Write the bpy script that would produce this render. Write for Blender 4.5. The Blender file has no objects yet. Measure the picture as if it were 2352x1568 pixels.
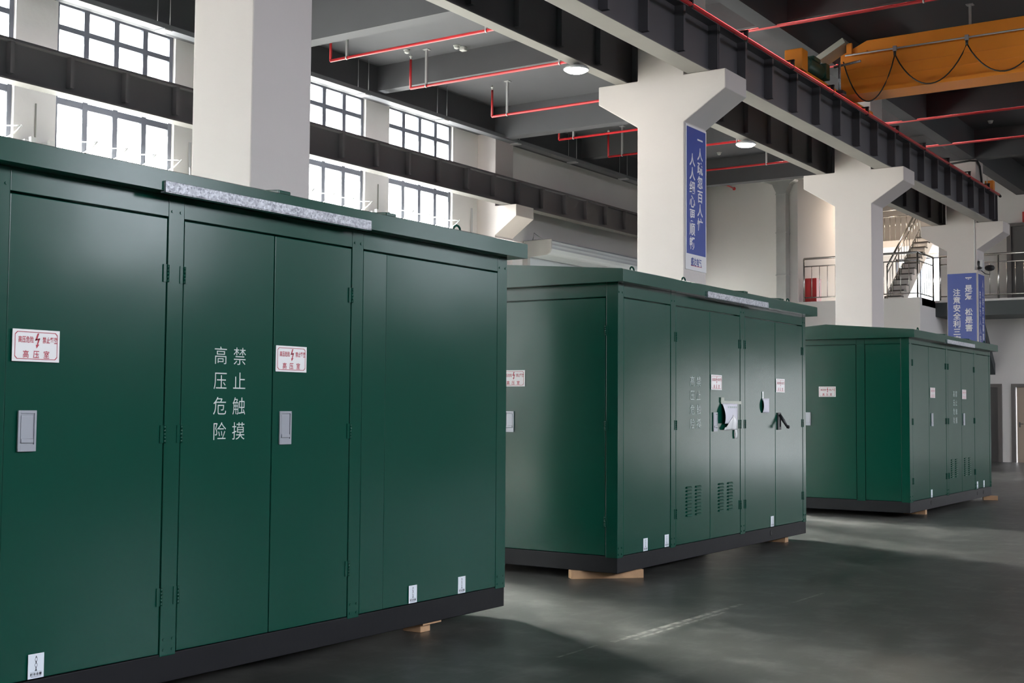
import bpy, bmesh, math, random
from mathutils import Vector, Matrix
random.seed(7)
S = bpy.context.scene
COL = S.collection
R = math.radians

# ------------------------------------------------------------------ camera
def make_camera():
    yaw, pitch, roll = R(33.709), R(3.037), R(0.411)
    f = Vector((-math.sin(yaw) * math.cos(pitch), math.cos(yaw) * math.cos(pitch), math.sin(pitch)))
    r = Vector((math.cos(yaw), math.sin(yaw), 0))
    u = r.cross(f)
    c, s = math.cos(roll), math.sin(roll)
    r2, u2 = r * c + u * s, u * c - r * s
    cam = bpy.data.cameras.new('camera')
    cam.sensor_width = 36.0
    cam.lens = 36.0 * 2900.9 / 2352.0
    cam.clip_end = 300
    o = bpy.data.objects.new('camera', cam)
    M = Matrix((r2, u2, -f)).transposed().to_4x4()
    M.translation = Vector((0, 0, 1.4))
    o.matrix_world = M
    COL.objects.link(o)
    S.camera = o
make_camera()

# ------------------------------------------------------------------ sky and exposure
SKY = 46.0
SUN = 640.0
GLOW = 66.0
def make_world():
    """bright overcast day: dim ground, hazy horizon, brilliant upper sky"""
    w = bpy.data.worlds.new('sky')
    S.world = w
    w.use_nodes = True
    nt = w.node_tree
    nt.nodes.clear()
    out = nt.nodes.new('ShaderNodeOutputWorld')
    bg = nt.nodes.new('ShaderNodeBackground')
    tc = nt.nodes.new('ShaderNodeTexCoord')
    sp = nt.nodes.new('ShaderNodeSeparateXYZ')
    mr = nt.nodes.new('ShaderNodeMapRange')
    mr.inputs['From Min'].default_value = -1
    mr.inputs['From Max'].default_value = 1
    def ramp(els):
        rp = nt.nodes.new('ShaderNodeValToRGB')
        e = rp.color_ramp.elements
        while len(e) < len(els): e.new(0.5)
        for k, (z, c) in zip(e, els):
            k.position = (z + 1) / 2
            k.color = (*c, 1)
        nt.links.new(mr.outputs['Result'], rp.inputs[0])
        return rp.outputs[0]
    # sunny yard on the window side, shaded ground on the other side of the building
    sunny = ramp([(-0.6, (0.27, 0.26, 0.24)), (-0.04, (0.24, 0.235, 0.22)), (0.0, (0.14, 0.145, 0.15)), (0.14, (0.22, 0.225, 0.23)), (0.50, (1.0, 1.0, 1.0))])
    shady = ramp([(-0.6, (0.04, 0.04, 0.04)), (-0.04, (0.045, 0.045, 0.045)), (0.0, (0.05, 0.051, 0.053)), (0.14, (0.085, 0.087, 0.09)), (0.50, (0.70, 0.73, 0.78))])
    open_side = ramp([(-0.6, (0.05, 0.05, 0.05)), (-0.04, (0.06, 0.06, 0.06)), (0.0, (0.28, 0.275, 0.31)), (0.14, (0.43, 0.425, 0.475)), (0.50, (0.70, 0.73, 0.78))])
    sd = nt.nodes.new('ShaderNodeMapRange')
    sd.inputs['From Min'].default_value = -0.5
    sd.inputs['From Max'].default_value = 0.1
    mx = nt.nodes.new('ShaderNodeMix')
    mx.data_type = 'RGBA'
    nt.links.new(tc.outputs['Generated'], sp.inputs[0])
    nt.links.new(sp.outputs['Z'], mr.inputs['Value'])
    nt.links.new(sp.outputs['X'], sd.inputs['Value'])
    nt.links.new(sd.outputs['Result'], mx.inputs['Factor'])
    nt.links.new(sunny, mx.inputs['A'])
    nt.links.new(shady, mx.inputs['B'])
    s2 = nt.nodes.new('ShaderNodeMapRange')
    s2.inputs['From Min'].default_value = 0.50
    s2.inputs['From Max'].default_value = 0.75
    m2 = nt.nodes.new('ShaderNodeMix')
    m2.data_type = 'RGBA'
    nt.links.new(sp.outputs['X'], s2.inputs['Value'])
    nt.links.new(s2.outputs['Result'], m2.inputs['Factor'])
    nt.links.new(mx.outputs['Result'], m2.inputs['A'])
    nt.links.new(open_side, m2.inputs['B'])
    nt.links.new(m2.outputs['Result'], bg.inputs['Color'])
    ys = nt.nodes.new('ShaderNodeMapRange')       # the sky is brightest around the sun, behind the photographer
    ys.inputs['From Min'].default_value = -0.35
    ys.inputs['From Max'].default_value = -0.90
    ys.inputs['To Min'].default_value = SKY
    ys.inputs['To Max'].default_value = SKY * 1.4
    nt.links.new(sp.outputs['Y'], ys.inputs['Value'])
    nt.links.new(ys.outputs['Result'], bg.inputs['Strength'])
    nt.links.new(bg.outputs[0], out.inputs[0])
make_world()
def make_sun(name, energy, angle, color, travel):
    l = bpy.data.lights.new(name, 'SUN')
    l.energy = energy
    l.angle = R(angle)
    l.color = color
    o = bpy.data.objects.new(name, l)
    o.rotation_euler = Vector(travel).to_track_quat('-Z', 'Y').to_euler()
    COL.objects.link(o)
make_sun('sun', SUN, 1.0, (1.0, 0.93, 0.84), (0.42, 0.42, -0.80))              # high, patches on the floor by the windows
make_sun('bright_cloud', GLOW, 22, (1.0, 0.98, 0.94), (0.83, -0.36, -0.43))    # broad glare low over the window side
S.view_settings.view_transform = 'Standard'
S.view_settings.look = 'None'
S.view_settings.gamma = 1.0
S.view_settings.use_curve_mapping = False
S.view_settings.exposure = 0.3
S.cycles.max_bounces = 10
S.cycles.diffuse_bounces = 5
S.cycles.glossy_bounces = 4
S.cycles.transparent_max_bounces = 12
S.cycles.sample_clamp_indirect = 6.0
S.cycles.caustics_reflective = False
S.cycles.caustics_refractive = False

def portal(x, y, z, w, h, direction):
    """Sky portal in a window opening: tells the renderer where daylight comes in, gives no light of its own."""
    l = bpy.data.lights.new('daylight_portal', 'AREA')
    l.shape = 'RECTANGLE'
    l.size, l.size_y = w, h
    l.cycles.is_portal = True
    o = bpy.data.objects.new('daylight_portal', l)
    o.location = (x, y, z)
    d = Vector(direction)
    up = Vector((0, 0, 1))
    zz = -d
    xx = up.cross(zz).normalized()
    yy = zz.cross(xx)
    o.matrix_world = Matrix((xx, yy, zz)).transposed().to_4x4()
    o.location = (x, y, z)
    COL.objects.link(o)

# ------------------------------------------------------------------ materials
def mat(name, color, rough=0.5, metal=0.0, bump=None, var=None, spec=0.5, emit=None, coat=None):
    m = bpy.data.materials.new(name)
    m.use_nodes = True
    nt = m.node_tree
    b = nt.nodes['Principled BSDF']
    b.inputs['Base Color'].default_value = (*color, 1)
    b.inputs['Roughness'].default_value = rough
    b.inputs['Metallic'].default_value = metal
    b.inputs['Specular IOR Level'].default_value = spec
    if emit:
        b.inputs['Emission Color'].default_value = (*emit[0], 1)
        b.inputs['Emission Strength'].default_value = emit[1]
    tc = nt.nodes.new('ShaderNodeTexCoord')
    if var:                                   # (scale, amount, detail)
        n = nt.nodes.new('ShaderNodeTexNoise')
        n.inputs['Scale'].default_value = var[0]
        n.inputs['Detail'].default_value = var[2] if len(var) > 2 else 4
        nt.links.new(tc.outputs['Object'], n.inputs['Vector'])
        hs = nt.nodes.new('ShaderNodeMix')
        hs.data_type = 'RGBA'
        a = var[1]
        hs.inputs['A'].default_value = (*[c * (1 - a) for c in color], 1)
        hs.inputs['B'].default_value = (*[min(1, c * (1 + a)) for c in color], 1)
        nt.links.new(n.outputs['Fac'], hs.inputs['Factor'])
        nt.links.new(hs.outputs['Result'], b.inputs['Base Color'])
    if bump:
        prev = None
        for sc, st, det in bump:
            n = nt.nodes.new('ShaderNodeTexNoise')
            n.inputs['Scale'].default_value = sc
            n.inputs['Detail'].default_value = det
            nt.links.new(tc.outputs['Object'], n.inputs['Vector'])
            bp = nt.nodes.new('ShaderNodeBump')
            bp.inputs['Strength'].default_value = 1.0
            bp.inputs['Distance'].default_value = st
            nt.links.new(n.outputs['Fac'], bp.inputs['Height'])
            if prev:
                nt.links.new(prev.outputs['Normal'], bp.inputs['Normal'])
            prev = bp
        nt.links.new(prev.outputs['Normal'], b.inputs['Normal'])
    return m

def glass_material():
    m = bpy.data.materials.new('window_glass')
    m.use_nodes = True
    nt = m.node_tree
    nt.nodes.clear()
    out = nt.nodes.new('ShaderNodeOutputMaterial')
    tr = nt.nodes.new('ShaderNodeBsdfTransparent')
    tr.inputs['Color'].default_value = (0.96, 0.985, 0.98, 1)
    gl = nt.nodes.new('ShaderNodeBsdfGlossy')
    gl.inputs['Roughness'].default_value = 0.02
    lw = nt.nodes.new('ShaderNodeLayerWeight')
    lw.inputs['Blend'].default_value = 0.5
    pw = nt.nodes.new('ShaderNodeMath')
    pw.operation = 'POWER'
    pw.inputs[1].default_value = 4.0
    nt.links.new(lw.outputs['Facing'], pw.inputs[0])
    fr = nt.nodes.new('ShaderNodeMath')
    fr.operation = 'MULTIPLY'
    fr.inputs[1].default_value = 0.5
    nt.links.new(pw.outputs[0], fr.inputs[0])
    mx = nt.nodes.new('ShaderNodeMixShader')
    nt.links.new(fr.outputs[0], mx.inputs[0])
    nt.links.new(tr.outputs[0], mx.inputs[1])
    nt.links.new(gl.outputs[0], mx.inputs[2])
    nt.links.new(mx.outputs[0], out.inputs[0])
    return m

def floor_material():
    m = bpy.data.materials.new('polished_concrete')
    m.use_nodes = True
    nt = m.node_tree
    N, L = nt.nodes.new, nt.links.new
    b = nt.nodes['Principled BSDF']
    tc = N('ShaderNodeTexCoord')
    def noise(sc, det, rough=0.6, stretch=None):
        n = N('ShaderNodeTexNoise')
        n.inputs['Scale'].default_value = sc
        n.inputs['Detail'].default_value = det
        n.inputs['Roughness'].default_value = rough
        if stretch:
            mp = N('ShaderNodeMapping')
            mp.inputs['Scale'].default_value = stretch
            L(tc.outputs['Object'], mp.inputs['Vector'])
            L(mp.outputs['Vector'], n.inputs['Vector'])
        else:
            L(tc.outputs['Object'], n.inputs['Vector'])
        return n.outputs['Fac']
    def ramp(src, p0, c0, p1, c1):
        r = N('ShaderNodeValToRGB')
        e = r.color_ramp.elements
        e[0].position, e[0].color = p0, (*c0, 1)
        e[1].position, e[1].color = p1, (*c1, 1)
        L(src, r.inputs[0])
        return r.outputs['Color']
    def mix(a, bb, f, blend='MIX'):
        x = N('ShaderNodeMix')
        x.data_type = 'RGBA'
        x.blend_type = blend
        for k, v in (('A', a), ('B', bb), ('Factor', f)):
            if isinstance(v, (int, float)):
                x.inputs[k].default_value = v
            elif isinstance(v, tuple):
                x.inputs[k].default_value = (*v, 1)
            else:
                L(v, x.inputs[k])
        return x.outputs['Result']
    def math_(op, a, bb=None):
        x = N('ShaderNodeMath')
        x.operation = op
        for i, v in enumerate((a, bb)):
            if v is None: continue
            if isinstance(v, (int, float)): x.inputs[i].default_value = v
            else: L(v, x.inputs[i])
        return x.outputs[0]
    big = noise(0.45, 5)
    base = ramp(big, 0.35, (0.036, 0.036, 0.034), 0.65, (0.052, 0.0505, 0.047))
    mott = noise(2.2, 6, 0.55)
    base = mix(base, ramp(mott, 0.25, (0.86, 0.865, 0.86), 0.78, (1.14, 1.135, 1.13)), 1.0, 'MULTIPLY')
    # pale dusty patches and streaks dragged along the hall
    dust = noise(0.8, 5, 0.6, (1.0, 0.7, 1.0))
    base = mix(base, (0.135, 0.13, 0.12), math_('MULTIPLY', ramp(dust, 0.45, (0, 0, 0), 0.75, (1, 1, 1)), 0.55))
    wear = noise(3.4, 9, 0.66)
    base = mix(base, (0.165, 0.160, 0.15), math_('MULTIPLY', ramp(wear, 0.48, (0, 0, 0), 0.72, (1, 1, 1)), 0.75))
    dark = noise(1.3, 6, 0.6)
    base = mix(base, (0.024, 0.026, 0.024), math_('MULTIPLY', ramp(dark, 0.48, (0, 0, 0), 0.80, (1, 1, 1)), 0.6))
    scuff = noise(1.0, 6, 0.65, (16.0, 1.1, 1.0))
    base = mix(base, (0.18, 0.175, 0.165), math_('MULTIPLY', ramp(scuff, 0.55, (0, 0, 0), 0.85, (1, 1, 1)), 0.5))
    sp = N('ShaderNodeSeparateXYZ')
    L(tc.outputs['Object'], sp.inputs[0])
    # two scraped drag marks
    def streak(x0, slope, y0, y1, w):
        d = math_('ABSOLUTE', math_('SUBTRACT', math_('SUBTRACT', sp.outputs['X'], x0), math_('MULTIPLY', math_('SUBTRACT', sp.outputs['Y'], y0), slope)))
        on = math_('LESS_THAN', d, w)
        on = math_('MULTIPLY', on, math_('GREATER_THAN', sp.outputs['Y'], y0))
        on = math_('MULTIPLY', on, math_('LESS_THAN', sp.outputs['Y'], y1))
        return math_('MULTIPLY', on, ramp(noise(14, 4), 0.38, (0, 0, 0), 0.62, (1, 1, 1)))
    for a in ((-3.76, 0.02, 6.75, 8.6, 0.020), (-3.69, 0.012, 6.9, 8.2, 0.014), (-3.78, 0.0, 6.15, 6.6, 0.010), (-3.45, 0.02, 8.9, 9.5, 0.012)):
        base = mix(base, (0.30, 0.285, 0.26), math_('MULTIPLY', streak(*a), 0.9))
    # saw cut joints
    def joint(axis, offset, pitch, w):
        q = math_('FRACT', math_('DIVIDE', math_('SUBTRACT', sp.outputs[axis], offset), pitch))
        q = math_('ABSOLUTE', math_('SUBTRACT', q, 0.5))
        return math_('GREATER_THAN', q, 0.5 - w / pitch)
    j = math_('MAXIMUM', joint('X', -1.68, 2.91, 0.005), joint('Y', 7.65, 4.0, 0.004))
    base = mix(base, (0.05, 0.052, 0.05), math_('MULTIPLY', j, 0.75))
    L(base, b.inputs['Base Color'])
    b.inputs['Roughness'].default_value = 0.34
    b.inputs['Specular IOR Level'].default_value = 0.45
    return m

def galvanised_material():
    m = bpy.data.materials.new('galvanised_steel')
    m.use_nodes = True
    nt = m.node_tree
    b = nt.nodes['Principled BSDF']
    tc = nt.nodes.new('ShaderNodeTexCoord')
    v = nt.nodes.new('ShaderNodeTexVoronoi')
    v.inputs['Scale'].default_value = 100
    n = nt.nodes.new('ShaderNodeTexNoise')
    n.inputs['Scale'].default_value = 18
    n.inputs['Detail'].default_value = 5
    mx = nt.nodes.new('ShaderNodeMix')
    mx.data_type = 'RGBA'
    mx.inputs['Factor'].default_value = 0.5
    r = nt.nodes.new('ShaderNodeValToRGB')
    r.color_ramp.elements[0].position = 0.30
    r.color_ramp.elements[0].color = (0.20, 0.205, 0.23, 1)
    r.color_ramp.elements[1].position = 0.70
    r.color_ramp.elements[1].color = (0.55, 0.56, 0.60, 1)
    for x in (v, n):
        nt.links.new(tc.outputs['Object'], x.inputs['Vector'])
    nt.links.new(v.outputs['Color'], mx.inputs['A'])
    nt.links.new(n.outputs['Color'], mx.inputs['B'])
    nt.links.new(mx.outputs['Result'], r.inputs[0])
    nt.links.new(r.outputs[0], b.inputs['Base Color'])
    b.inputs['Metallic'].default_value = 0.55
    b.inputs['Roughness'].default_value = 0.42
    return m

M = dict(
    wall=mat('white_wall_paint', (0.83, 0.80, 0.775), 0.8, bump=[(8, 0.004, 3)], var=(0.6, 0.05)),
    wall_grey=mat('grey_wall_paint', (0.30, 0.30, 0.29), 0.8, var=(0.6, 0.05)),
    column=mat('white_column_paint', (0.60, 0.55, 0.527), 0.75, bump=[(5, 0.006, 4)], var=(1.2, 0.04)),
    ceiling=mat('dark_ceiling_paint', (0.074, 0.075, 0.083), 0.75, bump=[(3, 0.004, 3)], var=(0.8, 0.12)),
    girder=mat('grey_steel_paint', (0.105, 0.101, 0.112), 0.45, var=(1.5, 0.12)),
    primer=mat('beige_steel_primer', (0.30, 0.285, 0.265), 0.55, var=(1.2, 0.15)),
    primer_dull=mat('grey_steel_primer', (0.15, 0.145, 0.138), 0.55, var=(1.2, 0.15)),
    bearing=mat('dark_grout', (0.03, 0.03, 0.03), 0.9),
    green=mat('green_powder_coat', (0.002, 0.050, 0.032), 0.19, spec=0.36, bump=[(260, 0.00005, 2), (1.6, 0.0035, 1)], var=(2.0, 0.03)),
    black=mat('black_base_paint', (0.009, 0.009, 0.011), 0.5, spec=0.2, bump=[(30, 0.0006, 3)], var=(4, 0.15)),
    rubber=mat('black_rubber', (0.012, 0.012, 0.012), 0.6),
    lock=mat('grey_lock_metal', (0.36, 0.37, 0.41), 0.32, 0.35),
    darklock=mat('dark_lock_metal', (0.06, 0.06, 0.065), 0.4, 0.5),
    galv=galvanised_material(),
    duct=mat('duct_zinc', (0.60, 0.60, 0.58), 0.32, 0.45, var=(3, 0.15)),
    plate=mat('white_plate_enamel', (0.80, 0.78, 0.78), 0.22),
    red_ink=mat('red_print', (0.42, 0.025, 0.05), 0.4),
    letter=mat('white_stencil_paint', (0.55, 0.60, 0.58), 0.5),
    sticker=mat('sticker_paper', (0.72, 0.75, 0.82), 0.35),
    ink=mat('black_print', (0.02, 0.02, 0.03), 0.5),
    wood=mat('pale_timber', (0.46, 0.27, 0.15), 0.75, bump=[(25, 0.002, 4)], var=(9, 0.35)),
    paper=mat('document_paper', (0.74, 0.72, 0.80), 0.5),
    film=mat('plastic_film', (0.85, 0.84, 0.86), 0.15),
    tape=mat('beige_tape', (0.40, 0.42, 0.36), 0.3),
    frame=mat('window_frame_grey', (0.13, 0.14, 0.17), 0.4),
    steel=mat('stainless_tube', (0.60, 0.58, 0.55), 0.22, 0.9),
    white=mat('white_plastic', (0.75, 0.75, 0.73), 0.4),
    glass=glass_material(),
    red=mat('red_pipe_paint', (0.50, 0.022, 0.028), 0.4),
    orange=mat('orange_crane_paint', (0.82, 0.27, 0.025), 0.38, var=(2, 0.08)),
    motor=mat('green_motor_paint', (0.012, 0.075, 0.05), 0.45),
    cable=mat('black_cable', (0.01, 0.01, 0.01), 0.5),
    greybox=mat('beige_grey_paint', (0.36, 0.36, 0.31), 0.5),
    lamp=mat('lamp_diffuser', (0.9, 0.9, 0.9), 0.4, emit=((1.0, 0.93, 0.84), 45.0)),
    added_hall_lamp=mat('added_hall_lamp_diffuser', (0.9, 0.9, 0.9), 0.4, emit=((1.0, 0.96, 0.96), 55.0)),  # glow of the unseen lamps added over the hall
    lampdark=mat('grey_tray_paint', (0.16, 0.165, 0.18), 0.5),
    lampbody=mat('lamp_housing', (0.55, 0.55, 0.56), 0.4, 0.3),
    blue=mat('blue_banner_vinyl', (0.030, 0.060, 0.30), 0.35),
    bwhite=mat('white_banner_vinyl', (0.74, 0.72, 0.74), 0.4),
    shutter=mat('shutter_slat_paint', (0.56, 0.60, 0.62), 0.45),
    shutter_end=mat('shutter_end_plate', (0.42, 0.42, 0.41), 0.5),
    door=mat('dark_grey_door', (0.075, 0.07, 0.07), 0.5),
    doorframe=mat('brown_grey_door_frame', (0.13, 0.115, 0.11), 0.5),
    doortan=mat('tan_door_leaf', (0.42, 0.33, 0.26), 0.5),
    slab=mat('dark_slab_paint', (0.045, 0.055, 0.058), 0.55),
    redbox=mat('red_cabinet_paint', (0.52, 0.03, 0.03), 0.35),
    tread=mat('dark_stair_tread', (0.04, 0.035, 0.03), 0.5),
    concrete=floor_material(),
    warm=mat('warm_lamp_diffuser', (0.9, 0.85, 0.75), 0.4, emit=((1.0, 0.80, 0.62), 75.0)),
)

# ------------------------------------------------------------------ mesh helpers
class MB:
    def __init__(self):
        self.bm = bmesh.new()
    def box(self, x0, x1, y0, y1, z0, z1, bevel=0.0, rot=None, pivot=None):
        x0, x1 = min(x0, x1), max(x0, x1); y0, y1 = min(y0, y1), max(y0, y1); z0, z1 = min(z0, z1), max(z0, z1)
        v = [self.bm.verts.new(p) for p in ((x0, y0, z0), (x1, y0, z0), (x1, y1, z0), (x0, y1, z0), (x0, y0, z1), (x1, y0, z1), (x1, y1, z1), (x0, y1, z1))]
        fs = [self.bm.faces.new([v[i] for i in q]) for q in ((0, 3, 2, 1), (4, 5, 6, 7), (0, 1, 5, 4), (1, 2, 6, 5), (2, 3, 7, 6), (3, 0, 4, 7))]
        if bevel:
            es = list({e for f in fs for e in f.edges})
            r = bmesh.ops.bevel(self.bm, geom=es, offset=bevel, segments=2, affect='EDGES', profile=0.5)
            v = [x for x in set(r['verts']) | {w for f in r['faces'] for w in f.verts} | {w for w in v if w.is_valid}]
        if rot is not None:
            bmesh.ops.rotate(self.bm, verts=v, cent=pivot, matrix=rot)
        return self
    def prism(self, pts, axis, a, b, bevel=0.0):
        """extrude a 2D outline; axis 'x': pts are (y,z); 'y': (x,z); 'z': (x,y)"""
        def P(p, t):
            return {'x': (t, p[0], p[1]), 'y': (p[0], t, p[1]), 'z': (p[0], p[1], t)}[axis]
        A = [self.bm.verts.new(P(p, a)) for p in pts]
        B = [self.bm.verts.new(P(p, b)) for p in pts]
        n = len(pts)
        fs = [self.bm.faces.new(A), self.bm.faces.new(B[::-1])]
        for i in range(n):
            fs.append(self.bm.faces.new((A[i], B[i], B[(i + 1) % n], A[(i + 1) % n])))
        bmesh.ops.recalc_face_normals(self.bm, faces=fs)
        if bevel:
            bmesh.ops.bevel(self.bm, geom=list({e for f in fs for e in f.edges}), offset=bevel, segments=2, affect='EDGES', profile=0.5)
        return self
    def tube(self, path, r, seg=10, closed=False):
        path = [Vector(p) for p in path]
        rings = []
        n = len(path)
        for i, p in enumerate(path):
            if closed:
                d = (path[(i + 1) % n] - path[i - 1]).normalized()
            else:
                d = (path[min(i + 1, n - 1)] - path[max(i - 1, 0)]).normalized()
            a = Vector((0, 0, 1)) if abs(d.z) < 0.9 else Vector((1, 0, 0))
            u = d.cross(a).normalized(); w = d.cross(u)
            rr = r[i] if isinstance(r, (list, tuple)) else r
            rings.append([self.bm.verts.new(p + (u * math.cos(2 * math.pi * k / seg) + w * math.sin(2 * math.pi * k / seg)) * rr) for k in range(seg)])
        m = n if closed else n - 1
        for i in range(m):
            A, B = rings[i], rings[(i + 1) % n]
            for k in range(seg):
                f = self.bm.faces.new((A[k], A[(k + 1) % seg], B[(k + 1) % seg], B[k]))
                f.smooth = True
        if not closed:
            self.bm.faces.new(rings[0][::-1]); self.bm.faces.new(rings[-1])
        return self
    def lathe(self, c, profile, seg=32, axis='z'):
        c = Vector(c)
        rings = []
        for r, h in profile:
            ring = []
            for k in range(seg):
                a = 2 * math.pi * k / seg
                p = {'z': (r * math.cos(a), r * math.sin(a), h), 'y': (r * math.cos(a), h, r * math.sin(a)), 'x': (h, r * math.cos(a), r * math.sin(a))}[axis]
                ring.append(self.bm.verts.new(c + Vector(p)))
            rings.append(ring)
        for A, B in zip(rings, rings[1:]):
            for k in range(seg):
                f = self.bm.faces.new((A[k], A[(k + 1) % seg], B[(k + 1) % seg], B[k]))
                f.smooth = True
        self.bm.faces.new(rings[0][::-1]); self.bm.faces.new(rings[-1])
        return self
    def grid(self, fn, nu, nv):
        g = [[self.bm.verts.new(fn(i / nu, j / nv)) for j in range(nv + 1)] for i in range(nu + 1)]
        for i in range(nu):
            for j in range(nv):
                f = self.bm.faces.new((g[i][j], g[i + 1][j], g[i + 1][j + 1], g[i][j + 1]))
                f.smooth = True
        return self
    def poly(self, pts):
        self.bm.faces.new([self.bm.verts.new(p) for p in pts])
        return self
    def build(self, name, material, parent=None, solidify=0.0):
        me = bpy.data.meshes.new(name)
        off = Vector((0, 0, 0))
        p = parent
        while p is not None:
            off += p.location
            p = p.parent
        bmesh.ops.translate(self.bm, verts=self.bm.verts, vec=-off)
        bmesh.ops.recalc_face_normals(self.bm, faces=self.bm.faces)
        self.bm.to_mesh(me)
        self.bm.free()
        me.materials.append(material)
        o = bpy.data.objects.new(name, me)
        COL.objects.link(o)
        if parent is not None:
            o.parent = parent
        if solidify:
            s = o.modifiers.new('thickness', 'SOLIDIFY')
            s.thickness = solidify
            s.offset = 0
        return o

def thing(name, loc, label, category, group=None):
    o = bpy.data.objects.new(name, None)
    o.empty_display_size = 0.2
    o.location = loc
    COL.objects.link(o)
    return tag(o, label, category, group)
def tag(o, label, category, group=None):
    o['label'] = label
    o['category'] = category
    if group: o['group'] = group
    return o
def struct(o):
    o['kind'] = 'structure'
    return o
def struct_root(name, loc):
    o = bpy.data.objects.new(name, None)
    o.location = loc
    COL.objects.link(o)
    return struct(o)

_gl = {}
def glyph(ch, bold):
    k = (ch, bold)
    if k not in _gl:
        c = bpy.data.curves.new('glyph', 'FONT')
        c.body = ch
        c.resolution_u = 3
        c.offset = bold
        o = bpy.data.objects.new('glyph', c)
        COL.objects.link(o)
        me = bpy.data.meshes.new_from_object(o.evaluated_get(bpy.context.evaluated_depsgraph_get()))
        vs = [v.co.copy() for v in me.vertices]
        fs = [tuple(p.vertices) for p in me.polygons]
        bpy.data.objects.remove(o); bpy.data.curves.remove(c); bpy.data.meshes.remove(me)
        _gl[k] = (vs, fs)
    return _gl[k]
def write_char(mb, ch, frame, u, v, w, h, bold=0.0):
    """draw one character centred on (u,v), its em square scaled to w x h"""
    vs, fs = glyph(ch, bold)
    lat = ord(ch) < 256
    cu, cv = (0.3, 0.34) if lat else (0.5, 0.38)
    out = [mb.bm.verts.new(frame(u + (p.x - cu) * w, v + (p.y - cv) * h)) for p in vs]
    for f in fs:
        try: mb.bm.faces.new([out[i] for i in f])
        except ValueError: pass
def face_x(x):   # face looking to +X
    return lambda u, v: (x, u, v)
def face_y(y):   # face looking to -Y
    return lambda u, v: (u, y, v)

# ------------------------------------------------------------------ room shell
XL, XR, YN, YF = -16.5, 10.5, -14.0, 37.2
ZC = 8.2
struct(MB().box(XL - 0.3, XR + 0.3, YN - 0.3, 41.3, -0.25, 0).build('floor', M['concrete']))
struct(MB().box(XL - 0.3, XR + 0.3, YN - 0.3, 41.3, ZC, ZC + 0.2).build('ceiling', M['ceiling']))

def wall_with_holes(name, axis, pos, thick, a0, a1, z0, z1, holes, material):
    """axis 'x': wall plane x=pos..pos+thick running along y; 'y': plane y=pos running along x"""
    mb = MB()
    def bx(p0, p1, q0, q1):
        if p1 - p0 < 1e-4 or q1 - q0 < 1e-4: return
        if axis == 'x': mb.box(pos, pos + thick, p0, p1, q0, q1)
        else: mb.box(p0, p1, pos, pos + thick, q0, q1)
    holes = sorted(holes)
    cur = a0
    for h0, h1, k0, k1 in holes:
        bx(cur, h0, z0, z1)
        bx(h0, h1, z0, k0)
        bx(h0, h1, k1, z1)
        cur = h1
    bx(cur, a1, z0, z1)
    return struct(mb.build(name, material))

LEFT_WINS = []
for k in range(-2, 2):
    d = 8.03 * k
    LEFT_WINS += [(9.0 + d, 11.33 + d), (12.06 + d, 14.39 + d)] if k < 1 else [(17.02, 19.35), (20.10, 22.32)]
LEFT_WINS = sorted(LEFT_WINS)
SILL, HEAD = 1.1, 7.68
wall_with_holes('wall_left', 'x', XL - 0.3, 0.3, YN, YF, 0, ZC, [(a, b, SILL, HEAD) for a, b in LEFT_WINS] + [(32.05, 33.45, 1.1, 4.6)], M['wall'])  # last hole is for the unseen window added to light the gallery

WN = [0]
def window(x_in, y0, y1, z0, z1, side, stays=False):
    """tall window, four lights wide; side +1: the room lies towards +X"""
    WN[0] += 1
    xf = x_in - side * 0.10
    root = struct_root('window_%d' % WN[0], (xf, (y0 + y1) / 2, z0))
    f = MB()
    fw = 0.075
    xa, xb = xf - 0.035, xf + 0.035
    f.box(xa, xb, y0, y0 + fw, z0, z1); f.box(xa, xb, y1 - fw, y1, z0, z1)
    f.box(xa, xb, y0 + fw, y1 - fw, z0, z0 + fw); f.box(xa, xb, y0 + fw, y1 - fw, z1 - fw, z1)
    step = (y1 - y0) / 4
    for i in (1, 2, 3):
        f.box(xa, xb, y0 + i * step - 0.05, y0 + i * step + 0.05, z0 + fw, z1 - fw)
    for z, h in ((7.26, 0.085), (6.78, 0.08), (6.105, 0.105), (3.6, 0.09)):
        if z0 + 0.2 < z < z1 - 0.1:
            for i in range(4):
                f.box(xa + 0.004, xb - 0.004, y0 + i * step + 0.05, y0 + (i + 1) * step - 0.05, z - h / 2, z + h / 2)
    f.build('frame', M['frame'], root)
    MB().box(xf - 0.004, xf + 0.004, y0 + 0.02, y1 - 0.02, z0 + 0.02, z1 - 0.02).build('pane', M['glass'], root)
    MB().box(x_in - side * 0.28, x_in + side * 0.03, y0 - 0.03, y1 + 0.03, z0 - 0.05, z0).build('sill', M['wall'], root)
    if stays:
        for i in range(1, 5):
            y = y0 + i * step - (0.04 if i == 4 else 0)
            s = MB()
            s.tube([(xf + 0.04, y - 0.14, 5.52), (xf + 0.30, y + 0.05, 5.52)], 0.008, 6)
            s.tube([(xf + 0.04, y - 0.10, 5.30), (xf + 0.20, y, 5.42), (xf + 0.30, y + 0.05, 5.53)], 0.013, 6)
            s.build('window_stay', M['white'], root)
    portal(x_in - side * 0.02, (y0 + y1) / 2, (z0 + z1) / 2, y1 - y0, z1 - z0, (side, 0, 0))
    return root
for a, b in LEFT_WINS:
    window(XL, a, b, SILL, HEAD, +1, stays=a > 8)
window(XL, 32.05, 33.45, 1.1, 4.6, +1)  # unseen window, added only to brighten the gallery wall

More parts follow.
